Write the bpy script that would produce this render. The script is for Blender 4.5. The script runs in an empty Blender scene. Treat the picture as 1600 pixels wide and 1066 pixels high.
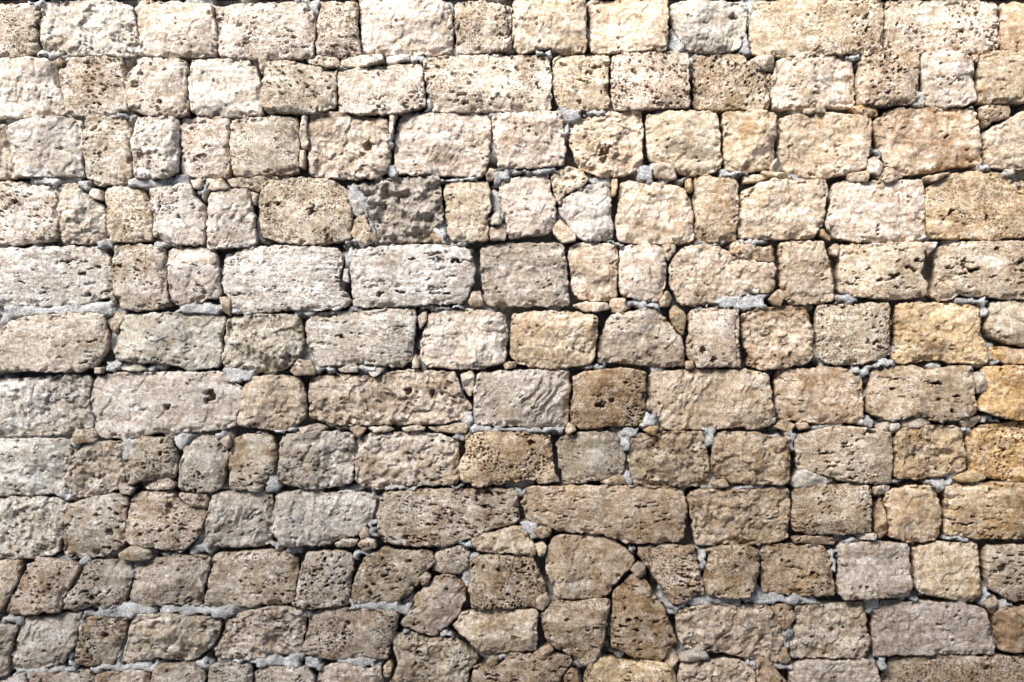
import bpy, math, random
import numpy as np

# ------------------------------------------------------------------ camera
PX = 0.0025                     # metres of wall per photograph pixel
ZC = 1.75                       # height of the picture's centre on the wall
CAM_D = 6.0
scene = bpy.context.scene
cd = bpy.data.cameras.new("camera")
cd.sensor_width = 36.0
cd.lens = 36.0 * CAM_D / (1600 * PX)
cd.clip_end = 500.0
cam = bpy.data.objects.new("camera", cd)
scene.collection.objects.link(cam)
cam.location = (0.0, -CAM_D, ZC)
cam.rotation_euler = (math.radians(90), 0, 0)
scene.camera = cam

# ------------------------------------------------------------------ daylight
SUN_EL, SUN_AZ = 33.0, 30.0     # elevation; degrees to the left of the wall's normal
world = bpy.data.worlds.new("World")
scene.world = world
world.use_nodes = True
wn = world.node_tree
sky = wn.nodes.new("ShaderNodeTexSky")
sky.sky_type = 'NISHITA'
sky.sun_disc = False
sky.sun_elevation = math.radians(SUN_EL)
sky.sun_rotation = math.radians(180 + SUN_AZ)
sky.dust_density = 3.0
sky.air_density = 0.8
bg = wn.nodes["Background"]
wn.links.new(sky.outputs[0], bg.inputs[0])
bg.inputs[1].default_value = 0.14
sl = bpy.data.lights.new("sun", 'SUN')
sl.energy = 5.0
sl.angle = math.radians(26)
sl.color = (1.0, 0.985, 0.965)
sun = bpy.data.objects.new("sun", sl)
scene.collection.objects.link(sun)
sun.rotation_euler = (math.radians(90 - SUN_EL), 0, math.radians(-SUN_AZ))
vs = scene.view_settings
vs.view_transform = 'Standard'
vs.look = 'None'
vs.gamma = 1.0
vs.use_curve_mapping = False
vs.exposure = 0.95
scene.render.engine = 'CYCLES'
scene.cycles.max_bounces = 5
scene.cycles.diffuse_bounces = 3
scene.cycles.glossy_bounces = 1
scene.cycles.adaptive_threshold = 0.02

DATA = """
# course 1
S tp A1: -60,10 60,8 150,12 200,40 208,90 190,130 205,200 210,280 180,310 90,330 -60,335
S wr6 A1: 265,-8 560,-8 700,8 775,40 790,110 810,200 822,280 810,300 730,325 640,320 540,325 400,318 290,312 250,290 238,240 215,180 208,110 225,60
S cs A1: 800,20 840,-5 1000,0 1180,10 1245,25 1262,110 1275,200 1278,300 1230,325 1050,328 900,328 850,300 825,220 810,120 795,50
S pp7 A1: 1275,30 1440,18 1600,15 B1: 130,20 300,15 345,35 380,100 388,170 382,250 378,320 330,340 200,345 100,345 A1: 1480,345 1340,335 1292,300 1282,200 1270,100
S cp B1: 415,10 500,5 635,10 642,80 632,150 645,230 655,310 600,330 520,330 410,318 395,280 402,200 402,130 416,70
S ps7 B1: 655,-10 900,-10 1150,5 1190,30 1200,110 1210,190 1195,270 1170,305 1090,315 930,316 700,313 668,290 660,200 655,100
S cp B1: 1218,30 1300,12 1420,15 1530,35 1555,80 1555,160 1560,250 1520,285 1420,300 1260,315 1228,280 1228,190 1220,110
S cs C1: 95,0 300,-10 505,-5 515,60 512,150 520,240 516,300 400,310 340,295 300,270 220,285 160,305 110,290 90,220 90,120 88,60
S cs7 C1: 532,0 750,-8 1000,-5 1003,80 998,180 998,260 960,300 800,306 600,306 550,295 540,230 550,120 540,60
S ws C1: 1040,10 1200,-5 1420,0 1480,40 1485,120 1470,200 1440,270 1380,295 1240,305 1130,295 1080,240 1035,180 1025,110 H: 1400,90,22
S cp5 D1: 40,0 250,-10 600,-5 795,0 795,120 788,220 783,285 740,295 600,305 400,310 200,318 60,308 14,290 14,180 24,90 H: 690,90,14
S cp5 D1: 815,0 1000,-8 1250,-8 1440,0 1470,40 1464,130 1470,220 1460,265 1400,300 1200,300 1000,302 880,300 808,290 805,200 808,100 H: 875,130,10
S bs6 D1: 1490,10 1560,0 1750,0 1760,150 1750,290 1600,290 1486,285 1482,240 1485,130 1498,60
# course 2
S ws7 A1: -60,345 60,345 180,338 280,355 322,400 330,480 350,560 368,640 350,675 250,690 100,685 -60,690
S cp5 A1: 390,345 520,335 650,335 712,340 720,420 725,500 745,560 748,620 700,660 600,685 480,685 405,675 385,640 368,560 348,480 345,410 365,395 H: 520,370,12
C bs2 A1: 310,360 350,345 375,365 360,390 325,390
S tp6 A1: 810,340 920,335 1060,340 1095,380 1100,450 1100,540 1115,610 1110,650 1080,685 980,690 870,680 790,650 750,590 738,520 738,460 770,420 805,390
S ws6 A1: 1135,350 1280,340 1440,350 1500,385 1535,460 1545,560 1550,640 1530,675 1400,690 1250,690 1160,670 1130,620 1112,530 1110,440 1125,380
C cs B1: 55,350 105,345 95,400 70,430 60,390
S cp6 B1: 105,360 200,355 330,378 420,398 505,412 510,480 505,560 508,630 450,648 380,668 250,670 140,668 90,640 72,590 68,510 78,440
C cp B1: 330,340 400,325 520,335 530,365 500,390 440,390 370,375 340,360
C cp B1: 545,342 640,328 785,325 795,358 740,372 660,392 560,383 538,370
C ws B1: 810,328 970,325 980,345 890,358 850,366 812,358
S pp6 B1: 524,425 650,402 750,388 900,378 1000,374 1022,400 1028,480 1040,560 1046,630 1000,645 900,663 780,672 650,672 550,663 530,620 524,520
S pp7 B1: 1050,340 1150,330 1400,325 1600,322 C1: 150,320 280,320 298,370 310,450 306,550 308,630 260,650 100,655 B1: 1400,660 1250,658 1120,658 1085,640 1070,560 1050,480 1040,420 H: 1275,610,12
S cp5 C1: 365,325 480,320 640,320 655,345 650,430 650,520 655,610 620,645 520,655 420,640 350,610 332,540 320,450 322,380 H: 480,600,12
S pp6 C1: 674,335 720,315 900,310 1060,305 1128,325 1131,420 1131,520 1130,610 1100,635 900,640 720,650 684,615 674,540 673,430
S tp5 C1: 1165,340 1250,315 1440,310 1500,355 1560,395 1600,412 D1: 60,390 130,422 138,470 128,540 128,600 60,626 0,630 C1: 1480,638 1300,643 1200,638 1168,605 1168,500 1164,400
C gs D1: 22,340 60,318 148,322 148,382 120,396 60,372
S ps6 D1: 180,340 300,320 500,315 580,330 615,370 625,450 630,530 625,590 560,615 440,615 300,625 180,620 150,590 145,510 155,420
S tp D1: 660,350 700,310 850,300 990,305 998,380 992,480 985,560 930,600 820,610 700,605 645,580 640,500 650,420
S ps6 D1: 1022,330 1060,305 1200,300 1280,320 1305,370 1305,450 1320,530 1310,590 1240,610 1130,620 1060,615 1032,560 1022,480 1012,400
C gs D1: 950,590 1000,530 1030,580 1025,620 960,615
C bs D1: 1305,318 1340,315 1335,360 1312,350
S tb D1: 1350,325 1450,300 1750,295 1750,590 1550,590 1400,598 1340,590 1344,500 1344,400
# course 3
S ts A1: -60,740 10,745 30,800 38,900 56,960 66,1020 40,1055 -60,1055
S ws A1: 38,775 110,720 200,695 340,692 440,710 478,740 478,800 484,880 474,960 484,1030 470,1042 350,1045 200,1048 90,1045 78,1000 60,900 44,830
S tp A1: 508,705 600,690 680,700 750,740 768,800 763,880 776,960 780,1020 A2: 765,60 700,100 590,105 530,80 500,40 A1: 500,960 492,880 496,790
S wr A1: 800,730 880,695 1000,695 1055,720 1058,800 1054,900 1053,1000 1030,1035 940,1060 A2: 850,70 805,60 A1: 796,1000 788,920 784,850 795,780
S cp6 A1: 1070,720 1150,695 1325,690 1350,760 1345,860 1356,960 1354,1030 1290,1055 1200,1060 1110,1040 1072,1000 1078,900 1068,800
S cp A1: 1400,705 1500,695 B1: 100,690 270,685 283,760 286,860 284,960 280,1015 220,1030 60,1036 A1: 1450,1042 1392,1036 1378,960 1364,860 1364,770
C cs B1: 310,690 335,682 330,760 343,850 325,880 302,870 297,780
C bs6 B1: 300,892 322,892 318,990 297,990
S cr6 B1: 350,690 400,668 520,663 640,683 760,693 815,722 820,800 833,880 824,970 786,1036 720,1055 560,1056 420,1050 354,1018 349,920 336,850 336,770 H: 700,860,24 670,915,14
C ps B1: 838,682 868,678 850,740 846,800 833,790
S ps7 B1: 890,695 960,665 1150,665 1360,665 1420,700 1436,760 1426,860 1416,950 1388,1030 1340,1048 1200,1038 1080,1028 960,1033 880,1028 862,980 862,880 867,780
S ps6 C1: -22,690 100,668 280,663 350,668 378,720 382,800 392,880 386,950 340,982 200,997 60,997 -5,997 -12,900 -30,800
C ps B1: 1405,1040 1430,1000 1460,1010 1450,1060 1415,1066
S cr C1: 440,720 560,690 650,668 760,650 845,662 855,750 855,860 850,960 800,1018 700,1043 600,1043 520,1008 450,940 440,880 412,820 422,760 H: 635,895,32 625,945,16 L=cream_block_with_a_dark_hollow_in_its_lower_half
S cs6 C1: 903,672 1000,658 1200,658 1298,667 1310,740 1320,850 1325,960 1305,1008 1220,1028 1110,1033 1020,988 940,963 893,930 888,830 884,740
C ps C1: 920,975 990,968 1050,1022 1058,1055 990,1060 930,1050
S ts6 C1: 1340,667 1450,657 D1: 0,642 60,637 158,652 162,740 157,850 152,940 120,973 0,998 C1: 1450,1022 1362,1012 1350,920 1349,800
S ts7 D1: 192,682 280,662 500,658 660,672 714,692 714,790 704,900 685,972 600,998 480,1028 350,1023 240,998 198,950 188,850 193,760 H: 520,850,13
C os D1: 610,620 680,612 750,640 755,668 690,665 640,645
C ts D1: 330,630 390,624 385,652 335,652
C gs D1: 395,622 450,622 453,648 400,652
C ps D1: 690,930 740,910 785,950 775,990 730,1005 695,980
C gs D1: 135,960 165,922 208,970 212,992 140,992
S ts6 D1: 800,652 860,623 1100,628 1308,628 1342,690 1361,780 1361,860 1371,920 1338,948 1200,967 1050,997 930,1012 860,988 802,940 768,850 739,780 739,700 H: 1160,790,12
C ts D2: 740,45 800,12 860,17 910,55 860,78 770,73
C ts D2: 580,60 640,37 700,32 700,68 640,83 590,78
C cs D1: 80,997 180,1002 268,1022 240,1030 100,1015
C ts D2: -20,52 110,42 120,60 60,78 -20,88
C tp D1: 1357,622 1440,607 1530,607 1538,645 1480,688 1430,698 1395,732 1382,690
S cs D1: 1392,792 1440,734 1530,684 1620,636 1750,622 1750,970 1560,973 1430,968 1394,930 1389,860
# course 4
S cp6 A2: -60,88 60,88 180,93 270,113 308,152 322,220 326,320 326,400 290,430 200,453 60,458 -60,458
S cr5 A2: 338,112 440,98 480,152 530,182 598,222 614,290 618,370 618,430 540,453 400,463 362,440 344,360 335,240
C tp A2: 540,132 590,142 603,198 560,188 524,160
S tp A2: 616,142 700,118 820,115 848,160 876,230 890,320 894,410 876,442 760,447 655,447 640,400 631,300 626,200
S wp5 A2: 888,132 960,122 1080,104 1128,113 1148,172 1190,222 1210,300 1214,400 1204,462 1120,467 1000,452 922,423 910,380 914,300 894,240 889,180 H: 1060,300,12
C cp A2: 1130,82 1180,72 1195,100 1188,138 1152,128
C cp A2: 1212,92 1270,78 1330,92 1353,128 1280,138 1217,133
S wh5 A2: 1243,172 1300,148 1430,133 1476,148 1490,220 1505,320 1515,420 1505,458 1420,482 1300,487 1234,468 1229,380 1232,270
C tp A2: 1345,77 1420,67 1480,75 B2: 80,50 162,62 150,88 90,103 50,143 12,138 A2: 1460,122 1370,113
C bs A2: 1492,152 1528,162 1518,230 1506,220
S tp6 B2: 62,162 120,93 250,73 400,68 480,83 540,113 585,152 594,220 607,290 598,370 594,428 520,443 420,463 320,463 200,453 112,428 64,390 49,310 54,230
C gs3 B2: 580,142 615,132 660,172 688,222 686,268 650,283 620,250 592,190
C tp B2: 612,370 642,302 680,288 698,340 736,400 736,448 690,463 642,438 612,408
S gk4 B2: 645,112 720,88 780,63 900,63 1100,54 1126,82 1136,180 1145,280 1145,338 1096,368 1080,438 980,447 800,449 760,428 745,370 711,310 706,250 696,190 666,150 H: 880,200,16 800,240,12 L=knobbly_broken_grey_block_between_pale_mortar
C os3 B2: 1092,392 1130,380 1158,402 1156,438 1110,448 1094,430
S cs6 B2: 1156,102 1220,93 1350,93 1406,84 1424,140 1432,230 1413,300 1418,370 1418,436 1330,441 1205,436 1181,380 1166,260 1161,170
C ws B2: 1432,292 1488,288 1496,338 1442,343
C ps B2: 1432,362 1498,350 1526,380 1520,432 1450,437 1432,410
S ps6 C2: 4,122 60,73 180,49 266,39 296,82 306,140 329,200 334,280 306,378 276,402 160,412 74,426 50,400 45,330 20,260 5,190
C cp C2: 314,62 360,24 470,14 506,42 510,98 470,126 390,156 362,226 344,200 326,130
S ws5 C2: 384,202 432,163 490,128 560,108 638,113 660,160 664,250 678,340 674,418 600,437 520,437 452,400 412,350 374,290
C cs C2: 327,350 365,318 408,360 452,400 452,438 400,452 350,418 322,380
C bs C2: 677,77 703,77 694,168 672,176
S cs5 C2: 724,103 760,88 900,98 1058,113 1106,142 1145,210 1160,300 1160,398 1135,447 1020,452 880,457 772,447 704,408 700,340 715,250 719,170
C os C2: 1117,77 1144,72 1148,148 1130,148
S tp6 C2: 1170,92 1204,58 1262,49 1300,64 1396,74 1420,112 1420,200 1419,310 1414,398 1396,437 1290,446 1204,441 1180,400 1175,280 1165,180
S cs5 C2: 1452,153 1520,113 1600,88 D2: 140,73 300,78 438,74 460,102 465,160 445,220 440,300 436,346 396,368 386,411 250,416 60,418 C2: 1444,421 1430,380 1434,280 1444,200
C bs D2: 417,372 440,363 482,410 478,427 432,408
S ps6 D2: 504,98 600,84 800,84 950,74 1021,74 1030,130 1040,220 1044,320 1044,396 1008,421 900,426 780,436 640,436 532,411 484,376 465,310 485,230 504,160 H: 757,345,9 757,372,11 757,395,9
S yp7 D2: 1064,122 1130,74 1220,39 1300,29 1480,39 1558,84 1750,114 1750,411 1550,406 1440,426 1300,411 1112,416 1065,396 1056,290 1050,190 H: 1190,262,20 1395,290,15
C ts D2: 1030,62 1130,42 1178,37 1120,68 1042,78
C gs D2: 1502,17 1543,12 1553,48 1520,43
# course 5
S wb6 A2: -60,488 100,488 280,481 480,473 568,483 616,522 640,590 649,680 648,738 616,771 540,797 470,822 300,827 100,825 -60,827 H: 380,565,26 240,750,24 560,600,24 470,640,20 130,690,20 510,760,18
S cp4 A2: 675,492 703,468 850,465 966,488 980,560 984,660 984,740 998,800 994,832 920,847 800,856 724,846 695,790 675,710 661,640 670,560
S gs6 A2: 1004,502 1060,483 1200,483 1266,503 1280,560 1290,640 1299,720 1285,776 1200,797 1100,822 1042,812 1006,760 996,680 996,590
C bp A2: 662,742 680,732 680,820 667,800
C tp A2: 652,892 690,872 738,872 728,910 698,958 670,982 648,963
C ts A2: 1302,782 1330,777 1363,850 1358,888 1332,868
S wb7 A2: 1314,620 1324,570 1363,518 1450,484 B2: 0,479 150,474 350,479 480,484 536,503 549,570 534,650 540,730 583,772 583,818 538,846 400,856 200,851 A2: 1560,866 1450,866 1374,848 1344,770 1315,700 H: 400,762,28 270,745,24 120,570,26 280,575,18 60,680,12 430,650,10 L=long_whitish_block_with_dark_horizontal_slits,_rounded_left_end
C ws B2: 560,612 583,612 583,688 557,678
S wb7 B2: 644,503 760,479 950,469 1150,469 1266,484 1325,542 1339,620 1329,700 1285,778 1256,811 1100,816 900,831 760,836 654,836 615,800 610,720 596,640 606,570 H: 1230,560,32 970,560,24 900,745,26 780,760,22 1180,760,20 1010,745,16 790,680,16 1080,720,14 L=long_whitish_block_with_dark_horizontal_slits,_rounded_right_end
C ts B2: 1325,752 1368,742 1383,790 1368,833 1330,838 1302,810
S gs4 C2: -106,473 0,459 150,454 338,459 386,492 400,570 405,680 410,770 415,821 380,828 200,826 0,834 -60,826 -90,770 -100,680 -110,570 H: 68,480,7
S cs5 C2: 434,463 530,454 678,464 705,492 709,570 699,660 699,760 685,796 600,796 512,791 454,758 430,700 426,620 420,540
S ps5 C2: 729,492 772,469 900,464 956,484 990,550 1000,620 990,700 966,776 920,801 832,791 754,768 721,742 721,650 726,560
C cp C2: 977,472 1048,463 1043,510 1010,556 987,520
C ts C2: 667,822 700,788 750,788 762,830 738,858 690,866 672,850
C cs C2: 442,827 520,808 638,815 657,850 580,862 500,858
C ts C2: 952,802 1000,744 1028,780 1008,828 962,837
C bs C2: 1017,852 1050,828 1098,862 1108,930 1098,1006 1060,970 1027,900
S cs5 C2: 1084,493 1150,469 1278,469 1348,503 1400,534 1500,564 D2: 60,559 148,564 160,610 155,680 118,731 0,741 C2: 1330,781 1250,816 1132,826 1074,806 1045,750 1020,680 1020,600 1044,540
S bs5 C2: 1387,458 1480,458 D2: 60,468 153,473 156,546 70,546 C2: 1500,556 1432,536 1380,513
C ts D2: 142,752 180,713 203,732 198,778 160,803 133,788
S cs5 D2: 185,443 300,434 446,434 460,500 485,580 499,680 504,756 478,781 390,796 300,801 233,777 206,720 196,640 206,570 196,510
S cb6 D2: 549,453 640,459 760,454 850,444 996,439 1020,480 1020,560 1000,620 1024,650 1039,710 1026,751 950,766 850,771 700,761 622,756 564,732 535,690 540,600 535,510 H: 950,600,34 850,640,26 985,545,26 760,655,22 640,650,14 700,600,14 860,705,16
C ps D2: 1032,442 1108,442 1068,488 1046,516 1032,490
C ts D2: 482,472 520,443 537,470 518,518 492,508
S cb6 D2: 1096,492 1162,459 1262,439 1450,434 1750,439 1750,776 1550,766 1340,751 1240,746 1162,776 1105,766 1081,720 1106,650 1111,580 1086,530 H: 1310,600,36 1270,550,20 1180,592,18 1420,640,18 1450,480,22 1590,560,30
# course 6
S cb6 A2: -60,1003 10,984 62,923 200,894 400,874 576,874 620,932 634,1000 A3: 634,30 619,100 585,168 546,206 450,231 300,231 100,226 -60,221
S ws5 A2: 706,1000 725,930 753,884 850,879 1000,869 1200,874 1315,893 1319,950 A3: 1304,40 1304,110 1299,178 1228,211 1110,221 1050,196 900,181 790,176 696,158 686,110 696,40
S gr6 A2: 1340,950 1392,898 1500,884 B2: 120,879 238,884 295,912 310,970 B3: 314,30 309,110 276,158 208,211 150,231 30,231 A3: 1420,221 1344,202 1316,168 1326,100 1335,30
S wb5 B2: 330,970 354,903 450,864 600,864 800,854 966,844 984,900 979,1000 B3: 969,60 964,138 928,186 850,201 700,181 550,191 414,201 380,130 336,60
C ts B2: 1002,892 1048,858 1048,920 1012,966
C ts B3: 967,172 985,134 1003,160 1003,208 972,208
C bp B3: 237,230 270,183 320,168 378,202 387,238 340,252 270,252
C gs B3: 522,217 580,198 638,207 638,233 540,237
C ws B3: 702,227 750,193 798,212 768,242 712,242
S ps5 B2: 1064,893 1150,854 1350,849 1476,874 1525,930 1534,1010 B3: 1529,60 1524,128 1487,186 1400,211 1250,216 1100,206 1034,178 1015,120 1020,40
C bs C3: 22,192 60,173 103,178 94,203 40,213
S ts6 C2: 75,903 122,874 250,864 400,864 556,884 580,920 584,1000 C3: 574,40 564,120 550,178 480,197 420,206 300,208 180,201 104,173 70,140 70,40
S ps4 C2: 644,922 720,874 850,849 958,864 1008,922 1058,984 C3: 1095,50 1104,130 1100,196 1010,204 900,196 800,191 700,176 622,181 590,168 595,90 610,20 630,-30
S pp5 C2: 1139,873 1200,849 1350,844 1425,854 1430,930 1425,1020 C3: 1429,80 1438,170 1434,201 1330,201 1212,204 1164,178 1126,120 1131,40 1136,-40 H: 1215,105,18 1280,160,15 1150,90,10
C ts C3: 1117,172 1150,168 1163,208 1122,217
S tr6 C2: 1454,883 1530,854 D2: 60,824 250,814 341,814 350,850 365,920 380,1000 D3: 380,40 385,110 376,152 300,186 180,206 100,214 0,191 C3: 1500,136 1474,90 1460,20
S cp5 D2: 405,852 424,809 560,804 700,799 796,794 820,830 834,900 829,1000 D3: 829,50 834,108 798,141 700,171 600,186 500,181 433,158 411,100 406,40
S ys6 D2: 870,860 894,799 1050,794 1250,799 1346,809 1355,880 1365,980 D3: 1379,40 1404,120 1400,162 1350,181 1250,176 1160,166 1080,156 1010,166 930,176 873,176 851,148 871,90 876,20
S cs D2: 1404,872 1424,794 1550,784 1750,784 1750,1030 D3: 1600,76 1520,56 1433,18 1400,-20 D2: 1395,940
S os D3: 1422,84 1480,88 1600,98 1750,102 1750,178 1560,181 1482,172 1423,120
# course 7
S wr5 A3: -60,278 60,278 200,269 400,254 508,259 525,300 510,400 530,480 540,538 518,577 430,597 340,607 150,615 -60,617
S ws5 A3: 549,292 564,269 700,239 1000,236 1328,239 1358,292 1436,332 1440,380 1405,480 1395,556 1300,577 1150,592 1030,602 900,597 840,616 740,636 602,626 564,598 549,560 530,460 525,400 540,340 H: 1250,385,34 985,445,18 L=long_pale_grey_block_with_a_dark_round_hole
C bp A3: 432,602 500,583 558,597 563,633 500,652 432,643
C bs A3: 557,212 603,208 598,238 562,238
C ws A3: 702,192 760,183 850,197 877,223 780,228 722,218
S ys6 B3: 4,268 120,254 218,259 296,283 315,340 329,420 319,498 276,547 218,581 120,576 0,566 A3: 1444,556 1410,542 1420,470 1435,390 1454,322 1484,278
S tr5 B3: 350,303 402,264 550,254 750,264 850,234 950,224 1100,234 1216,239 1240,292 1265,372 1304,422 1295,468 1237,516 1150,541 950,546 750,544 600,551 472,541 374,517 350,460 345,380 H: 945,355,20 1085,362,22 1150,360,14 540,395,9 790,500,8
C cs B3: 1257,252 1310,228 1333,242 1328,330 1313,382 1292,363 1267,290
C cs B3: 292,567 400,549 458,567 400,592 302,588
C bs B3: 592,572 640,558 688,572 668,598 622,607
C ts B3: 702,568 800,563 858,577 820,588 742,592
C cs B3: 902,572 980,558 1043,567 1030,578 912,588
C tp B3: 1062,568 1180,554 1298,534 1298,558 1230,597 1102,588
S gh5 C3: -126,249 0,229 150,224 388,222 415,242 422,330 416,430 410,518 386,566 340,574 150,561 0,556 -126,546 -155,526 -150,430 -145,330 L=grey_block_scored_with_fine_upright_tool_grooves
S bp6 C3: 444,263 502,239 620,219 760,219 856,229 874,290 869,380 864,460 864,526 818,551 720,556 620,561 522,571 464,556 430,508 435,430 445,340 H: 605,430,24 670,400,14 755,300,12 L=brown_block_with_one_deep_hole_in_its_face
C bs C3: 397,582 415,534 448,560 457,580 410,602
C os C3: 862,580 900,558 948,563 943,588 880,592
S ch5 C3: 919,243 1050,229 1300,222 1500,224 D3: 60,229 106,247 130,300 135,380 150,450 159,508 128,536 50,561 0,566 C3: 1480,556 1350,571 1200,576 1052,581 984,571 954,528 924,478 886,456 886,370 895,290 H: 962,425,10
S ts5 D3: 174,243 232,209 350,219 450,199 558,209 636,233 665,290 674,370 674,450 664,506 600,526 480,528 350,521 223,506 171,467 166,380 164,300
C ts D3: 152,545 200,513 278,537 268,558 180,558
C ts D3: 292,532 340,527 358,553 300,563
S tb5 D3: 724,233 782,209 900,199 970,194 1040,219 1150,204 1285,194 1295,250 1304,330 1319,418 1310,476 1238,496 1130,521 1050,496 950,486 850,516 802,501 724,477 696,430 706,340 716,270 H: 1080,302,34 1210,370,22 840,320,30 1180,460,24 1100,390,14
C gs D3: 1302,247 1358,233 1382,275 1358,348 1332,352 1317,300
C ts D3: 1227,512 1300,492 1362,493 1348,518 1280,547 1242,537
C ps D3: 892,522 960,498 1058,508 1072,528 1000,547 902,543
C ps D3: 742,542 790,528 818,547 813,582 762,573
C ws D3: 822,537 878,528 887,548 850,568 837,592
S os6 D3: 1376,262 1394,204 1550,194 1750,199 1750,506 1560,506 1452,486 1355,457 1356,380 1380,320
# course 8
S ws5 A3: -60,643 150,636 376,636 397,662 390,730 380,790 385,850 366,918 328,957 200,972 60,967 -60,982
S cr5 A3: 405,712 452,683 560,654 696,654 729,682 715,750 734,820 725,888 687,937 600,966 480,981 414,971 385,918 371,870 400,800 396,760 H: 580,860,14
S tp5 A3: 765,722 804,653 842,619 920,629 1006,624 1025,680 1044,740 1044,820 1034,861 940,866 850,881 792,896 751,877 751,800
C tp A3: 842,892 900,873 1008,873 1037,900 1018,928 930,937 852,932
C cp A3: 702,912 730,903 788,930 768,962 712,957
S gp4 A3: 1085,702 1114,644 1200,614 1257,609 1296,652 1335,692 1344,760 1324,830 1314,898 1287,936 1190,951 1084,941 1061,880 1066,780 H: 1180,840,11
C tp A3: 1317,632 1358,603 1372,640 1358,688 1327,668
S tp5 A3: 1384,643 1442,614 1520,599 B3: 60,594 108,613 135,660 149,740 134,818 116,868 77,907 66,946 0,941 A3: 1402,927 1370,890 1366,800 1366,710
S gr5 B3: 184,653 232,609 350,594 500,594 588,604 619,642 614,720 614,800 604,877 558,906 440,931 300,926 203,902 161,858 171,770
S cr4 B3: 649,642 692,609 850,604 1000,594 1148,614 1226,642 1244,700 1234,800 1239,876 1198,906 1050,911 900,911 750,931 662,911 631,878 626,800 641,710 H: 1080,650,12 1150,655,10 940,720,10 950,760,12
S yp6 C3: -196,604 -100,594 0,594 150,594 286,599 310,660 314,740 329,818 317,846 250,851 200,876 100,886 0,901 -80,911 -178,896 -229,838 -224,760 -194,700 H: -95,700,10
C ts C3: 217,880 250,853 338,853 357,884 300,892 240,902
S gp5 C3: 355,652 402,613 520,594 638,594 697,603 725,680 749,740 744,808 717,851 640,866 540,886 422,901 379,868 361,790 346,710
C tp C3: 602,890 650,868 748,873 757,898 680,907
S tr4 C3: 785,642 832,609 1000,599 1178,589 1226,632 1240,710 1254,800 1254,877 1217,916 1080,916 920,906 822,901 785,850 771,760
S tr5 C3: 1284,622 1350,599 1500,594 D3: 40,584 150,609 230,623 235,690 245,760 235,838 207,881 100,881 C3: 1500,901 1400,891 1322,866 1275,828 1275,720
C ts C3: 1267,900 1310,883 1358,888 1368,913 1290,922
C ws D3: 222,580 245,563 253,620 232,637
S cp4 D3: 295,602 382,574 500,549 620,552 750,569 831,602 834,690 835,790 830,866 780,881 650,871 520,851 450,831 332,806 295,768 281,690 H: 600,600,10 600,700,10 580,760,8
C ws7 D3: 252,880 290,822 340,808 430,842 497,860 450,888 330,902 272,902 L=flat_white_limestone_chip_wedged_in_a_joint
S yr6 D3: 864,563 960,549 1100,539 1218,549 1250,592 1259,670 1274,758 1266,801 1200,816 1100,841 980,854 873,846 853,800 855,690 H: 975,720,12 1045,740,10
S op8 D3: 1294,573 1402,539 1550,524 1750,524 1750,876 1560,871 1450,851 1343,846 1304,798 1290,700 1280,620 H: 1500,690,14 1365,685,8 L=deep_ochre_block_peppered_with_dark_pores
C os D3: 1202,850 1260,823 1368,833 1387,850 1340,863 1222,868
# course 9
S wr5 A3: -60,1003 100,982 220,984 330,994 392,1032 A4: 360,60 355,150 345,250 307,312 200,335 80,337 -60,342
S tp5 A3: 384,1060 422,1023 520,988 640,968 716,983 740,1040 A4: 735,60 730,150 734,218 698,276 600,321 480,331 384,326 363,280 370,170 375,90 H: 690,150,10 465,95,8
S bp5 A3: 765,1032 803,964 900,949 1000,949 1050,993 1100,1033 A4: 1130,24 1205,43 1210,110 1177,187 1128,247 1080,281 980,276 860,261 764,242 745,180 750,90 H: 830,190,12 1000,20,16 930,230,10 1060,230,12
C tp A3: 1062,963 1140,963 1232,987 1228,1028 1180,1037 1102,1008
C tp A4: 702,312 760,273 850,278 892,307 887,333 800,342 712,333
S wh5 A3: 1245,1012 1274,959 1450,949 1586,954 B3: 128,984 B4: 132,60 123,160 114,246 60,261 A4: 1400,266 1262,261 1220,228 1225,120 1235,50
S wh4 B3: 155,963 250,954 340,934 400,934 450,964 560,944 680,964 730,974 B4: 739,30 719,100 676,158 618,201 520,226 430,256 310,258 222,256 164,218 136,158 141,60
C ts B4: 652,190 680,148 698,162 708,198 662,213
C ts B4: 502,250 560,223 638,228 618,258 520,272
C bp B4: 642,250 690,208 738,227 747,268 680,287
S tp4 B3: 776,1002 832,949 1000,939 1300,939 1600,934 C3: 86,934 115,962 C4: 115,60 110,108 60,136 0,151 B4: 1400,176 1322,211 1240,231 1150,261 1000,266 862,251 774,207 756,150 761,60 H: 975,215,9
S tb5 C3: 156,972 204,924 400,914 600,914 900,914 1046,924 1096,962 C4: 1114,30 1109,120 1100,216 1030,231 900,241 762,241 652,196 560,184 400,176 262,136 184,107 156,60
S tr5 C3: 1131,982 1204,939 1400,934 D3: 60,909 200,909 240,932 D4: 245,40 240,130 230,207 160,231 60,246 C4: 1480,256 1300,251 1204,261 1166,198 1156,100 1136,20
S tp4 D3: 265,942 343,904 480,889 600,879 696,889 714,940 D4: 714,40 714,138 697,171 580,181 450,181 350,181 273,162 260,100 261,0
C ps D3: 732,902 790,888 832,902 818,928 742,947
C bs6 D4: 742,50 775,-26 798,40 813,120 808,188 775,212 747,160
C tp D4: 262,212 330,198 450,198 507,222 502,248 430,242 272,232
C ps D4: 632,192 720,183 743,200 738,216 642,213
S ys6 D3: 805,982 853,914 950,894 1076,899 1105,942 1124,1020 D4: 1132,60 1129,150 1116,211 1030,231 950,236 862,211 830,178 825,80
S yb6 D3: 1156,942 1174,894 1300,879 1500,879 1750,894 D4: 1750,211 1500,211 1350,211 1250,201 1173,191 1160,130 1165,30 H: 1310,85,12 D3: 1240,1022,12
# course 10
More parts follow.
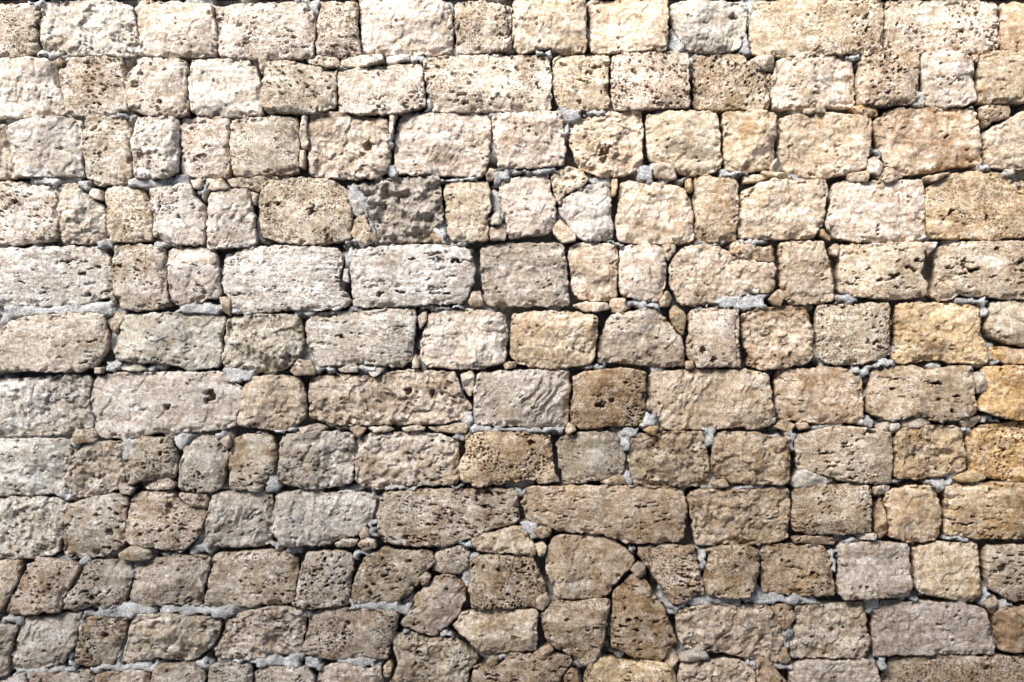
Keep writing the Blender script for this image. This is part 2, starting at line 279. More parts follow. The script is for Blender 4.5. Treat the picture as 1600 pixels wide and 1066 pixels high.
S ts4 A4: -60,353 88,349 105,390 90,470 56,538 27,597 0,640 -60,645
S bp5 A4: 165,373 222,334 350,344 436,373 450,420 416,488 376,547 355,618 346,651 260,646 150,666 54,661 40,630 65,562 115,482 135,420
S gp4 A4: 504,373 562,349 680,349 756,359 765,430 750,508 735,577 688,621 600,626 540,606 480,636 413,636 381,598 404,542 454,482 475,430 H: 545,570,14 500,480,10 600,370,9
S tp4 A4: 805,383 902,344 1000,319 1150,314 1225,324 1230,400 1210,488 1195,578 1177,621 1080,611 980,601 880,621 803,601 771,558 781,480 H: 1060,400,9 1130,350,9
S tp5 A4: 1265,343 1303,309 1500,294 B4: 100,289 198,304 256,323 280,370 270,448 264,538 256,596 180,611 60,606 A4: 1480,628 1380,616 1242,621 1216,578 1231,500 1255,420
S gp5 B4: 325,333 362,304 460,294 558,304 600,323 609,390 595,470 590,550 584,616 480,621 380,631 303,631 276,588 281,510 296,420 H: 505,570,12
S bp4 B4: 685,333 762,294 802,269 900,294 1048,294 1090,332 1085,378 1036,417 996,487 947,546 888,586 760,601 642,621 611,598 611,500 636,420 H: 735,490,12 690,510,14 715,545,14 895,460,9 790,335,9
C cp B4: 1102,322 1160,288 1230,268 1297,292 1297,348 1268,407 1200,427 1132,417 1088,398 1097,370
C tp B4: 1012,450 1050,418 1072,440 1058,488 1027,497
S ts5 B4: 976,572 1052,504 1112,454 1190,444 1237,468 1274,520 1269,598 1246,657 1198,716 1150,755 1100,795 1022,776 952,751 911,732 916,700 965,642 990,602 L=diamond_shaped_smooth_tan_block_leaning_over
S bp5 C4: -166,373 -100,324 0,314 120,324 198,334 230,390 255,460 280,518 247,557 227,597 198,621 0,626 -128,636 -165,597 -180,510 -170,430 H: 0,400,12 -90,380,10 45,545,9
C ts C4: 237,560 280,538 298,580 278,618 232,636 208,620
S ts5 C4: -156,250 -118,204 0,169 80,152 128,154 178,202 216,270 225,302 180,314 60,297 -60,296 -128,287 L=low_half-moon_shaped_tan_block_under_a_long_block
C ts C4: 217,252 260,238 283,262 268,308 242,317
C bp C4: 202,172 250,148 307,162 302,198 250,212
S ts5 C4: 355,209 440,199 600,204 698,239 767,292 804,350 776,398 727,447 676,507 648,561 560,570 422,570 333,547 310,478 286,410 281,320 305,252
C gs3 C4: 802,385 830,361 868,382 872,428 840,442 807,423
S tp4 C4: 830,268 950,254 1080,259 1156,269 1175,330 1195,400 1209,480 1214,537 1148,561 1078,600 1032,605 1004,558 965,500 915,430 875,370 835,320 H: 1050,325,10 1130,500,12 1080,550,9
S tp4 C4: 1255,302 1234,283 1330,259 1478,259 1526,283 1549,340 1544,430 1516,507 1458,565 1390,565 1302,551 1234,517 1228,430 1241,370 H: 1410,380,12 1440,305,9 1310,545,10
S bp5 D4: 85,268 162,249 280,254 398,249 447,273 475,320 484,400 499,480 499,536 420,541 300,536 162,531 90,526 81,460 90,370 H: 370,410,14 200,340,9 240,345,9
S ps3 D4: 530,263 602,234 760,239 936,244 945,310 940,400 949,480 945,516 878,546 750,551 602,561 544,546 526,480 531,380 H: 650,490,10 685,490,10 600,500,8
S ts6 D4: 975,273 1052,259 1132,234 1250,244 1326,244 1350,290 1350,400 1354,488 1326,556 1258,575 1150,556 1052,541 989,512 976,430 981,350
S cp5 D4: 1395,283 1452,254 1750,254 1750,566 1600,571 1542,576 1492,542 1423,507 1400,450 1391,370 H: 1475,385,22 1555,395,11
C bs D4: 1402,562 1438,543 1448,600 1430,656 1412,638
# course 11
S ts4 A4: -60,728 58,734 90,752 66,830 41,900 35,998 8,1036 -60,1040
S wh4 A4: 115,743 182,684 260,694 380,664 474,655 469,710 445,770 434,848 396,897 367,956 250,986 122,996 51,996 51,930 76,850 H: 255,885,12
S tp4 A4: 505,703 582,684 700,694 748,695 734,770 704,848 675,927 638,966 520,976 436,961 446,880 466,800 485,742 H: 620,790,16
S cr4 A4: 775,712 832,669 1000,669 1180,684 1286,694 1299,740 1285,798 1256,847 1207,897 1148,941 1050,946 950,931 860,946 743,951 721,918 746,830 H: 1210,745,16 1270,780,12 1080,750,9
S cr4 A4: 1345,722 1392,664 1520,644 B4: 100,629 248,634 315,653 324,720 309,800 299,877 248,906 180,906 60,926 A4: 1500,941 1400,936 1284,926 1281,880 1316,790
S bp4 B4: 365,663 482,634 650,639 798,644 884,673 874,740 845,820 829,897 797,936 700,926 600,926 480,941 402,926 321,906 316,860 346,770 351,700 H: 400,790,8 350,800,8
S ts6 B4: 1236,702 1292,659 1400,639 1600,639 C4: 178,639 225,662 219,760 224,838 178,886 80,886 0,901 B4: 1420,906 1352,877 1293,818 1236,769 H: 120,730,7
S tp5 C4: 246,682 333,584 430,594 560,579 654,584 649,660 634,740 624,828 587,917 530,975 482,966 433,927 402,897 332,866 280,818 261,740 H: 305,800,7 L=wedge_shaped_tan_block_narrowing_towards_the_bottom
S bp5 C4: 685,542 742,484 800,445 877,478 926,552 976,622 1005,690 1034,760 1049,838 1007,877 977,926 940,945 870,931 792,916 723,887 676,857 671,760 676,640 H: 820,690,13 845,700,11 1020,800,12 770,700,12 820,760,10 L=upright_five-sided_brown_block_standing_on_its_end
C ts C4: 992,950 1020,863 1053,902 1048,968 1020,997
C gs C4: 1072,922 1130,888 1238,903 1252,930 1150,942 1082,942
C bs C4: 202,902 300,853 327,880 300,908 220,917
S cr4 C4: 1075,652 1150,629 1260,604 1400,614 1500,614 D4: 60,594 128,604 160,680 195,742 209,820 195,880 176,936 100,926 0,911 C4: 1480,926 1332,901 1250,886 1122,866 1075,818 1061,740
C bp D4: 152,602 230,593 267,640 262,698 225,736 187,708 162,660
C bs D4: 202,890 225,853 247,920 230,944 198,937
S cr4 D4: 280,603 352,589 500,594 684,585 699,640 689,720 709,800 695,868 667,906 540,901 400,911 284,911 256,860 261,770 295,702 H: 490,745,14 560,735,10
S ps3 D4: 764,603 852,579 1000,584 1130,589 1240,584 1328,609 1395,648 1409,720 1434,800 1444,858 1426,891 1300,886 1150,886 1000,896 860,896 763,901 736,860 741,760 731,670
S bs5 D4: 1445,643 1532,614 1750,604 1750,876 1560,876 1473,856 1446,780 1436,700
# course 12
S gs4 A4: 45,1054 120,1024 146,1044 146,1100 130,1300 -60,1300 -60,1073 10,1070
S tp4 A4: 170,1053 232,1019 400,1014 506,1009 535,1032 540,1100 535,1300 180,1320 156,1200
S bs4 A4: 555,1057 622,1019 760,1004 874,1014 879,1080 874,1300 562,1310
S bp4 A4: 910,1003 982,974 1120,969 1186,984 1204,1032 1208,1300 902,1310 896,1080
S gp4 A4: 1231,1013 1332,969 1476,974 1489,1032 1484,1300 1232,1310
S tp4 B4: 45,1003 152,979 278,984 366,1022 379,1062 384,1300 32,1320 26,1080
S ts4 B4: 406,1032 482,974 560,964 700,994 776,974 784,1032 784,1300 404,1320
C ts B4: 797,982 830,948 848,975 828,1038 802,1037
S cr4 B4: 856,833 902,784 990,789 1060,814 1150,814 1228,824 1287,872 1354,932 1345,958 1305,1000 1294,1070 1284,1320 852,1330 836,1062 886,982 876,910
C bs B4: 1412,960 1440,923 1478,923 1468,958 1432,982
S bp4 B4: 1325,1012 1402,974 1500,964 C4: 50,914 130,904 220,919 330,914 398,919 425,942 415,988 366,1038 355,1300 -148,1320 -155,1080
C bp C4: 392,1040 430,993 467,1012 472,1066 467,1150 392,1150
S yp6 C4: 526,1012 583,954 660,934 720,954 780,959 860,939 978,964 1035,1012 1054,1062 1064,1300 524,1320 511,1080
S cr4 C4: 1080,992 1132,954 1250,964 1360,939 1468,964 1525,1012 1534,1062 1534,1300 1082,1320 1066,1080
S bs4 D4: 54,924 118,914 146,947 186,1002 215,1042 220,1300 64,1310 56,1040
S ps4 D4: 265,973 343,929 500,929 620,919 736,924 755,970 769,1032 774,1300 252,1310 246,1050
S tp3 D4: 815,972 852,924 1000,909 1200,899 1400,909 1500,904 1750,894 1750,1300 822,1310 796,1080 800,1002 H: 1400,970,13 940,1010,8 1430,970,9
M A1: 165,0,250,45 210,295,320,335 820,285,850,330 640,665,730,700 870,685,980,705 1040,1020,1110,1066 170,1030,330,1100
M A2: 170,55,340,105 470,80,540,140 750,60,1110,130 1190,70,1240,190 560,430,670,490 900,430,1060,480 0,830,290,900 290,815,670,890 1050,820,1320,890 0,880,60,950 1370,840,1500,885
M B1: 340,0,410,80 1190,0,1230,190 970,325,1050,370 1045,520,1080,650 1400,650,1600,700 520,385,590,405 800,990,870,1045 815,800,850,870 260,-10,340,15
M C1: 1000,170,1110,300 220,285,330,330 350,640,500,720 520,650,620,680 1440,200,1500,320 840,970,930,1066 1340,1000,1490,1045 385,720,415,830 1540,330,1600,400 20,990,340,1030
M D1: 560,310,680,350 960,530,1040,625 740,870,790,920 1340,950,1420,990 1280,600,1340,625 1500,980,1560,1040
M B2: 1145,60,1350,90 1450,20,1560,110 580,820,680,870 250,830,400,900 1190,440,1300,470 1000,820,1290,855 560,490,640,600 1430,280,1500,345 600,430,660,470
M C2: 760,795,950,845 1250,790,1340,830 1300,770,1600,850 820,0,920,90 640,440,740,470 1420,430,1600,465 1270,445,1380,465
M D2: 0,755,120,820 515,740,640,800 1200,755,1400,810 1360,800,1400,880 640,445,780,480 1020,405,1080,430
M A3: 610,170,700,230 860,185,980,230 1310,210,1500,290 720,640,800,760 1030,600,1130,700 1280,590,1330,640 400,640,480,690 330,950,400,990 1560,870,1600,960
M B3: 75,860,180,960 380,205,520,240 620,190,760,230 1290,555,1560,600 1230,590,1290,660 1260,480,1330,550 800,915,1000,945 130,560,280,600 1180,910,1290,930
M C3: 0,560,380,600 480,190,640,220 730,565,830,700 740,830,800,910 1230,565,1290,680 1390,905,1590,940 100,925,160,1000 830,480,930,560
M D3: 600,190,720,250 740,150,850,200 660,500,740,545 1370,490,1480,525 1050,860,1210,890 1090,880,1140,930 230,560,280,690 0,885,80,910 1420,150,1480,190 840,855,900,880 1240,540,1290,590
M A4: 930,290,1080,320 1130,240,1240,310 550,600,900,700 930,610,1240,670 1240,625,1400,690 0,670,150,730 390,890,430,970 440,690,500,790 540,965,920,1020 60,980,440,1050 680,880,720,960 480,640,550,690 1390,930,1500,965 1500,940,1600,985 1150,950,1230,1000 120,360,170,400 450,330,550,380 770,360,800,450
M B4: 710,90,745,200 120,240,180,280 240,600,290,640 320,640,370,720 30,910,300,990 520,900,760,995 600,560,900,660 880,610,960,680 1130,770,1220,810 890,760,950,790 620,290,690,330 330,930,430,1000 1300,310,1370,380 1240,235,1320,270 1480,910,1600,950
M C4: 125,120,230,240 1090,550,1440,620 1180,280,1240,410 1450,555,1600,610 1050,610,1110,650 1020,590,1060,680 790,260,820,300 0,900,100,930 1480,950,1540,1000
M D4: 0,540,420,590 480,270,520,400 550,200,630,235 660,545,780,640 870,535,1010,570 1350,500,1410,620 1160,205,1290,230 760,910,830,980 150,950,270,980 1440,570,1530,630 220,740,250,860
M B2: 575,110,700,300 690,280,760,460 1090,340,1165,460 560,430,720,470
"""

rng = np.random.default_rng(11)
random.seed(5)
COL = scene.collection

# ------------------------------------------------------------------ noise
_perm = np.random.default_rng(3).permutation(256).astype(np.int64)
_perm = np.concatenate([_perm, _perm, _perm])
_ang = np.linspace(0, 2 * np.pi, 256, endpoint=False)
_gx, _gy = np.cos(_ang), np.sin(_ang)

def perlin(x, y, seed=0):
    x = x + seed * 17.31; y = y + seed * 7.77
    xi = np.floor(x).astype(np.int64); yi = np.floor(y).astype(np.int64)
    xf = x - xi; yf = y - yi
    u = xf * xf * xf * (xf * (xf * 6 - 15) + 10)
    v = yf * yf * yf * (yf * (yf * 6 - 15) + 10)
    def g(ix, iy, dx, dy):
        h = _perm[_perm[ix & 255] + (iy & 255)]
        return _gx[h] * dx + _gy[h] * dy
    a = g(xi, yi, xf, yf); b = g(xi + 1, yi, xf - 1, yf)
    c = g(xi, yi + 1, xf, yf - 1); d = g(xi + 1, yi + 1, xf - 1, yf - 1)
    return (a + u * (b - a) + v * ((c + u * (d - c)) - (a + u * (b - a)))) * 1.5

def fbm(x, y, f, octs=4, seed=0, gain=0.5, lac=2.03):
    r = 0.0; a = 1.0
    for k in range(octs):
        r = r + a * perlin(x * f, y * f, seed + 3.1 * k)
        a *= gain; f *= lac
    return r

def ridged(x, y, f, octs=3, seed=0):
    r = 0.0; a = 1.0
    for k in range(octs):
        r = r + a * (1.0 - 2.0 * np.abs(perlin(x * f, y * f, seed + 5.3 * k)))
        a *= 0.5; f *= 2.1
    return r

def sstep(a, b, x):
    t = np.clip((x - a) / (b - a), 0, 1)
    return t * t * (3 - 2 * t)

def pits(x, y, cell, rmax, density, seed=0, aspect=1.0, ang=0.0):
    """Depth mask 0..1 of scattered pores: one candidate per cell of a grid."""
    ca, sa = math.cos(ang), math.sin(ang)
    u = (x * ca + y * sa) / aspect; v = (-x * sa + y * ca)
    u = u + 0.35 * cell * fbm(x, y, 1.1 / cell, 2, seed + 1)
    v = v + 0.35 * cell * fbm(x, y, 1.1 / cell, 2, seed + 9)
    u = u / cell + seed * 13.7; v = v / cell + seed * 5.9
    ui = np.floor(u).astype(np.int64); vi = np.floor(v).astype(np.int64)
    out = np.zeros_like(x)
    for dx in (-1, 0, 1):
        for dy in (-1, 0, 1):
            h1 = _perm[_perm[(ui + dx) & 255] + ((vi + dy) & 255)]
            h2 = _perm[h1 + 37]; h3 = _perm[h2 + 91]; h4 = _perm[h3 + 53]
            cx = ui + dx + 0.15 + 0.7 * h1 / 255.0; cy = vi + dy + 0.15 + 0.7 * h2 / 255.0
            rad = (rmax / cell) * (0.35 + 0.65 * h3 / 255.0)
            d = np.sqrt((u - cx) ** 2 + (v - cy) ** 2)
            m = (1 - sstep(0.62, 1.0, d / rad)) * (h4 / 255.0 < density)
            out = np.maximum(out, m)
    return out

# ------------------------------------------------------------------ materials
def lin(c):
    return tuple(((v / 255.0) / 12.92 if v / 255.0 <= 0.04045 else ((v / 255.0 + 0.055) / 1.055) ** 2.4) for v in c)

def new_mat(name):
    m = bpy.data.materials.new(name); m.use_nodes = True
    nt = m.node_tree
    p = nt.nodes["Principled BSDF"]
    p.inputs["Specular IOR Level"].default_value = 0.15
    p.inputs["Roughness"].default_value = 0.93
    return m, nt, p

class N:
    """tiny helper for wiring shader nodes"""
    def __init__(s, nt): s.nt = nt
    def n(s, t, **k):
        x = s.nt.nodes.new(t)
        for a, b in k.items(): setattr(x, a, b)
        return x
    def l(s, a, b): s.nt.links.new(a, b)
    def noise(s, vec, scale, detail=4, rough=0.55, dist=0.0):
        x = s.n("ShaderNodeTexNoise"); x.inputs["Scale"].default_value = scale
        x.inputs["Detail"].default_value = detail; x.inputs["Roughness"].default_value = rough
        x.inputs["Distortion"].default_value = dist
        s.l(vec, x.inputs["Vector"]); return x.outputs["Fac"]
    def ramp(s, v, a, b, lo=0.0, hi=1.0):
        x = s.n("ShaderNodeMapRange", interpolation_type='SMOOTHSTEP')
        for i, q in zip((1, 2, 3, 4), (a, b, lo, hi)): x.inputs[i].default_value = q
        s.l(v, x.inputs[0]); return x.outputs[0]
    def math(s, op, a, b):
        x = s.n("ShaderNodeMath", operation=op)
        for i, q in enumerate((a, b)):
            if isinstance(q, (int, float)): x.inputs[i].default_value = q
            else: s.l(q, x.inputs[i])
        return x.outputs[0]
    def mix(s, f, a, b, blend='MIX'):
        x = s.n("ShaderNodeMix", data_type='RGBA', blend_type=blend)
        for i, q in ((0, f), (6, a), (7, b)):
            if isinstance(q, (int, float)): x.inputs[i].default_value = q
            elif isinstance(q, tuple): x.inputs[i].default_value = (*q, 1)
            else: s.l(q, x.inputs[i])
        return x.outputs[2]

def stone_material():
    m, nt, p = new_mat("travertine")
    w = N(nt)
    tc = w.n("ShaderNodeTexCoord"); oi = w.n("ShaderNodeObjectInfo")
    off = w.n("ShaderNodeVectorMath", operation='ADD')
    sc_ = w.math('MULTIPLY', oi.outputs["Random"], 61.0)
    cmb = w.n("ShaderNodeCombineXYZ")
    for i in range(3): w.l(sc_, cmb.inputs[i])
    w.l(tc.outputs["Object"], off.inputs[0]); w.l(cmb.outputs[0], off.inputs[1])
    v = off.outputs[0]
    base = oi.outputs["Color"]
    def prop(nm):
        a = w.n("ShaderNodeAttribute", attribute_type='OBJECT'); a.attribute_name = nm
        return a.outputs["Fac"]
    stain, pore = prop("stain"), prop("pore")
    # warm iron stain in clouds
    c = base
    n1 = w.noise(v, 10, 4, 0.66, 0.5)
    f1 = w.math('MULTIPLY', w.ramp(n1, 0.47, 0.62), stain)
    c = w.mix(f1, c, w.mix(1.0, c, (0.66, 0.565, 0.445), 'MULTIPLY'))
    # pale calcite bloom
    n2 = w.noise(v, 19, 4, 0.68, 0.3)
    f2 = w.ramp(n2, 0.48, 0.66, 0.0, 0.75)
    c = w.mix(f2, c, w.mix(0.55, c, (0.82, 0.81, 0.79)))
    # bedding: faint layers across each face
    bv = w.n("ShaderNodeVectorMath", operation='MULTIPLY'); bv.inputs[1].default_value = (5.0, 5.0, 34.0)
    w.l(v, bv.inputs[0]); nb = w.noise(bv.outputs[0], 1.0, 3, 0.6, 0.8)
    c = w.mix(1.0, c, w.mix(w.ramp(nb, 0.34, 0.66), (0.80, 0.765, 0.715), (1.12, 1.125, 1.13)), 'MULTIPLY')
    # old grime and rain wash running over several blocks
    gp = w.n("ShaderNodeNewGeometry"); gv = w.n("ShaderNodeVectorMath", operation='MULTIPLY'); gv.inputs[1].default_value = (1.0, 1.0, 0.45)
    w.l(gp.outputs["Position"], gv.inputs[0]); ng = w.noise(gv.outputs[0], 2.6, 5, 0.62, 0.4)
    c = w.mix(1.0, c, w.mix(w.ramp(ng, 0.36, 0.62), (0.80, 0.785, 0.76), (1.07, 1.075, 1.085)), 'MULTIPLY')
    # medium mottle
    n3 = w.noise(v, 60, 3, 0.7)
    c = w.mix(1.0, c, w.mix(w.ramp(n3, 0.30, 0.70), (0.66, 0.59, 0.51), (1.16, 1.16, 1.16)), 'MULTIPLY')
    # grain
    n4 = w.noise(v, 260, 2, 0.75)
    c = w.mix(1.0, c, w.mix(w.ramp(n4, 0.28, 0.72), (0.60, 0.56, 0.51), (1.26, 1.26, 1.26)), 'MULTIPLY')
    # fine pores as flat dark dots, their shade and dirt put into the colour, thicker in patches, drawn out along the bedding
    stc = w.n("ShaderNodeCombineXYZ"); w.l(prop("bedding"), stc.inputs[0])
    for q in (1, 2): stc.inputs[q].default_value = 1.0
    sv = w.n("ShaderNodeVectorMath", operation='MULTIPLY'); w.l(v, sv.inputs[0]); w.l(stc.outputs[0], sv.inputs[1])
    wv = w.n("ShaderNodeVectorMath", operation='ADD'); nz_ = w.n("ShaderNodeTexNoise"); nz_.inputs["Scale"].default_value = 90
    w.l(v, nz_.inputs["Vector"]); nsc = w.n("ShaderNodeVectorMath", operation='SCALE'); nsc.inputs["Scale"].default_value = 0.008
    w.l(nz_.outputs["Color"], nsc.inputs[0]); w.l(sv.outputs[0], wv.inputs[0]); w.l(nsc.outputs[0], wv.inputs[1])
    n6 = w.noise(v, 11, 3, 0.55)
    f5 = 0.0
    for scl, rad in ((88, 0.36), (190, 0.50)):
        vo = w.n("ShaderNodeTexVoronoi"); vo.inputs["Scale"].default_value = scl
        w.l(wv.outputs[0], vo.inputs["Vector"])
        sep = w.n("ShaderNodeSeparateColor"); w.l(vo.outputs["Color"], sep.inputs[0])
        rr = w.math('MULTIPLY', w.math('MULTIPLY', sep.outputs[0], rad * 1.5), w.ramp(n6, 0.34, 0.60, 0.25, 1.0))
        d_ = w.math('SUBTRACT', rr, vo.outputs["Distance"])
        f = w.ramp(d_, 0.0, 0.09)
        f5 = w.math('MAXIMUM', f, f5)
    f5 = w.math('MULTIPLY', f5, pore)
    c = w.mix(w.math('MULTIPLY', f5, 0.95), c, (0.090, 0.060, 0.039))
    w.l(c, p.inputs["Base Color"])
    b1 = w.n("ShaderNodeBump"); b1.inputs["Strength"].default_value = 0.75; b1.inputs["Distance"].default_value = 0.006
    hsum = w.noise(v, 170, 3, 0.78)
    w.l(w.math('MULTIPLY', prop("grain"), 0.75), b1.inputs["Strength"])
    w.l(hsum, b1.inputs["Height"]); w.l(b1.outputs[0], p.inputs["Normal"])
    return m

def mortar_material():
    m, nt, p = new_mat("lime_mortar")
    w = N(nt); tc = w.n("ShaderNodeTexCoord"); v = tc.outputs["Object"]
    n1 = w.noise(v, 14, 5, 0.6); n2 = w.noise(v, 160, 4, 0.7)
    c = w.mix(w.ramp(n1, 0.35, 0.65), (0.40, 0.40, 0.395), (0.62, 0.62, 0.61))
    c = w.mix(1.0, c, w.mix(w.ramp(n2, 0.34, 0.66), (0.45, 0.44, 0.42), (1.2, 1.2, 1.2)), 'MULTIPLY')
    w.l(c, p.inputs["Base Color"])
    b = w.n("ShaderNodeBump"); b.inputs["Strength"].default_value = 0.9; b.inputs["Distance"].default_value = 0.005
    w.l(n2, b.inputs["Height"]); w.l(b.outputs[0], p.inputs["Normal"])
    return m

def plain_material(name, c1, c2, scale=4.0, rough=0.9):
    m, nt, p = new_mat(name)
    w = N(nt); tc = w.n("ShaderNodeTexCoord"); v = tc.outputs["Object"]
    n1 = w.noise(v, scale, 6, 0.65); n2 = w.noise(v, scale * 30, 3, 0.6)
    c = w.mix(w.ramp(n1, 0.35, 0.65), c1, c2)
    c = w.mix(1.0, c, w.mix(n2, (0.8, 0.8, 0.8), (1.15, 1.15, 1.15)), 'MULTIPLY')
    w.l(c, p.inputs["Base Color"]); p.inputs["Roughness"].default_value = rough
    return m

M_STONE = stone_material()
M_MORTAR = mortar_material()

# ------------------------------------------------------------------ stones read off the wall
TILE_X = {'A': (0, 3.807), 'B': (390, 3.807), 'C': (780, 3.807), 'D': (1170, 3.721)}
TILE_Y = {'1': 0, '2': 260, '3': 520, '4': 786}

def to_wall(tile, x, y):
    x0, s = TILE_X[tile[0]]
    px = x0 + x / s; py = TILE_Y[tile[1]] + y / s
    return ((px - 800) * PX, ZC + (533 - py) * PX)

def parse(text):
    stones, chinks, patches = [], [], []
    for line in text.strip().splitlines():
        if line.startswith('#'): continue
        tok = line.split(); kind = tok[0]; code = None; tile = None; pts = []; holes = []; label = None
        for t in tok[1:]:
            if t.startswith('L='): label = t[2:].replace('_', ' ')
            elif t.endswith(':'):
                if t != 'H:': tile = t[:-1]
            elif ',' in t:
                q = [float(k) for k in t.split(',')]
                if len(q) == 2: pts.append(to_wall(tile, *q))
                elif len(q) == 3: holes.append((*to_wall(tile, q[0], q[1]), q[2] / 3.8 * PX))
                else:
                    a = to_wall(tile, q[0], q[1]); b = to_wall(tile, q[2], q[3])
                    patches.append((a[0], b[1], b[0], a[1]))
            else: code = t
        if kind == 'S': stones.append((code, pts, holes, label))
        elif kind == 'C': chinks.append((code, pts, holes, label))
    return stones, chinks, patches

STONES, CHINKS, PATCHES = parse(DATA)
ENDS = {-1: [], 1: []}                               # blocks the picture's edge cuts through run on beyond it
_er = np.random.default_rng(23)
for _k, (_c, _p, _h, _l) in enumerate(STONES):
    for _s in (-1, 1):
        _lim = 2.03 if _s < 0 else 2.07
        if max(q[0] * _s for q in _p) > _lim:
            _u = _s * float(_er.uniform(0.0, 0.17))
            _p = [(q[0] + _u, q[1]) if q[0] * _s > _lim else q for q in _p]
            STONES[_k] = (_c, _p, _h, _l)
            ENDS[_s].append((max(q[0] * _s for q in _p) * _s, max(q[1] for q in _p), min(q[1] for q in _p)))

PALETTE = {                     # the stone's own colour, as seen in flat light
    'w': (216, 215, 212), 'g': (194, 188, 179), 'p': (217, 207, 197), 'c': (218, 206, 189),
    't': (206, 191, 170), 'b': (193, 175, 151), 'o': (208, 181, 138), 'y': (209, 190, 160)}
STAIN = {'w': 0.35, 'g': 0.5, 'p': 0.45, 'c': 0.6, 't': 0.8, 'b': 0.85, 'o': 0.8, 'y': 0.7}
PORE = {'k': 0.3, 's': 0.16, 'p': 1.0, 'b': 0.6, 'r': 0.6, 'h': 0.4}

def square_up(p, k):
    n = len(p); out = []
    E = np.roll(p, -1, 0) - p; L = np.hypot(E[:, 0], E[:, 1])
    for i in range(n):
        out.append(p[i])
        a, e, c = E[i - 1], E[i], E[(i + 1) % n]
        if L[i] > 0.075: continue
        t1 = math.atan2(a[0] * e[1] - a[1] * e[0], a @ e); t2 = math.atan2(e[0] * c[1] - e[1] * c[0], e @ c)
        if t1 * t2 > 0 and 0.95 < abs(t1 + t2) < 2.0 and min(abs(t1), abs(t2)) > 0.25:
            den = a[0] * c[1] - a[1] * c[0]
            if abs(den) < 1e-9: continue
            q = p[(i + 1) % n] - p[i]
            s = (q[0] * c[1] - q[1] * c[0]) / den
            X = p[i] + s * a; mid = p[i] + 0.5 * e
            if np.hypot(*(X - mid)) < 0.04: out.append(mid + k * (X - mid))
    return np.array(out)

def outline(pts, seed, wob=0.0022, step=0.0065, grow=0.0, cut=0.10):
    p = square_up(np.array(pts), 0.62)
    q = np.empty((2 * len(p), 2))                    # one round of corner cutting
    nx = np.roll(p, -1, 0)
    q[0::2] = p * (1 - cut) + nx * cut; q[1::2] = p * cut + nx * (1 - cut)
    out = []
    for a, b in zip(q, np.roll(q, -1, 0)):
        n = max(1, int(np.hypot(*(b - a)) / step))
        for k in range(n): out.append(a + (b - a) * k / n)
    o = np.array(out)
    t = np.roll(o, -1, 0) - np.roll(o, 1, 0)
    nrm = np.stack([t[:, 1], -t[:, 0]], 1); nrm /= np.maximum(np.hypot(nrm[:, 0], nrm[:, 1])[:, None], 1e-9)
    d = wob * fbm(o[:, 0], o[:, 1], 30, 4, seed, 0.7)
    area = (o[:, 0] * np.roll(o[:, 1], -1) - np.roll(o[:, 0], -1) * o[:, 1]).sum()
    return o + nrm * (d + (grow if area > 0 else -grow))[:, None]

def signed_distance(o, P):
    a = o; b = np.roll(o, -1, 0); ab = b - a
    L2 = np.maximum((ab ** 2).sum(1), 1e-12)
    best = np.full(len(P), 1e9); near = np.zeros_like(P); ins = np.zeros(len(P), bool)
    for k in range(len(a)):
        ap = P - a[k]
        t = np.clip((ap @ ab[k]) / L2[k], 0, 1)
        c = a[k] + t[:, None] * ab[k]
        d = ((P - c) ** 2).sum(1)
        m = d < best; best[m] = d[m]; near[m] = c[m]
        y1, y2 = a[k, 1], b[k, 1]
        if y1 != y2:
            cr = (P[:, 1] > min(y1, y2)) & (P[:, 1] <= max(y1, y2))
            xi = a[k, 0] + (P[:, 1] - y1) / (y2 - y1) * ab[k, 0]
            ins ^= cr & (P[:, 0] < xi)
    d = np.sqrt(best)
    return np.where(ins, d, -d), near

def distance_grid(o, P, nx, nz, step):
    G = P.reshape(nx, nz, 2)
    ix = np.unique(np.append(np.arange(0, nx, 4), nx - 1)); iz = np.unique(np.append(np.arange(0, nz, 4), nz - 1))
    sub = G[np.ix_(ix, iz)].reshape(-1, 2)
    dc = signed_distance(o, sub)[0].reshape(len(ix), len(iz))
    a = np.array([np.interp(np.arange(nz), iz, row) for row in dc])
    full = np.array([np.interp(np.arange(nx), ix, a[:, k]) for k in range(nz)]).T.ravel()
    m = np.abs(full) < 6.0 * step
    near = P.copy()
    full[m], near[m] = signed_distance(o, P[m])
    return full, near

#            low    mid    ridge  pit small/dens/depth   pit big/dens/depth  aspect
KIND = {'s': (0.010, 0.0052, 0.0032, 0.12, 0.016, 0.05, 0.018, 1.3),
        'p': (0.008, 0.0046, 0.0018, 0.62, 0.021, 0.32, 0.030, 1.6),
        'b': (0.006, 0.0026, 0.0010, 0.26, 0.014, 0.34, 0.028, 4.6),
        'r': (0.013, 0.0090, 0.0060, 0.36, 0.016, 0.24, 0.022, 1.4),
        'k': (0.024, 0.0290, 0.0170, 0.30, 0.016, 0.35, 0.026, 1.2),
        'h': (0.008, 0.0042, 0.0016, 0.24, 0.012, 0.12, 0.015, 1.5)}

OUTLINES = []

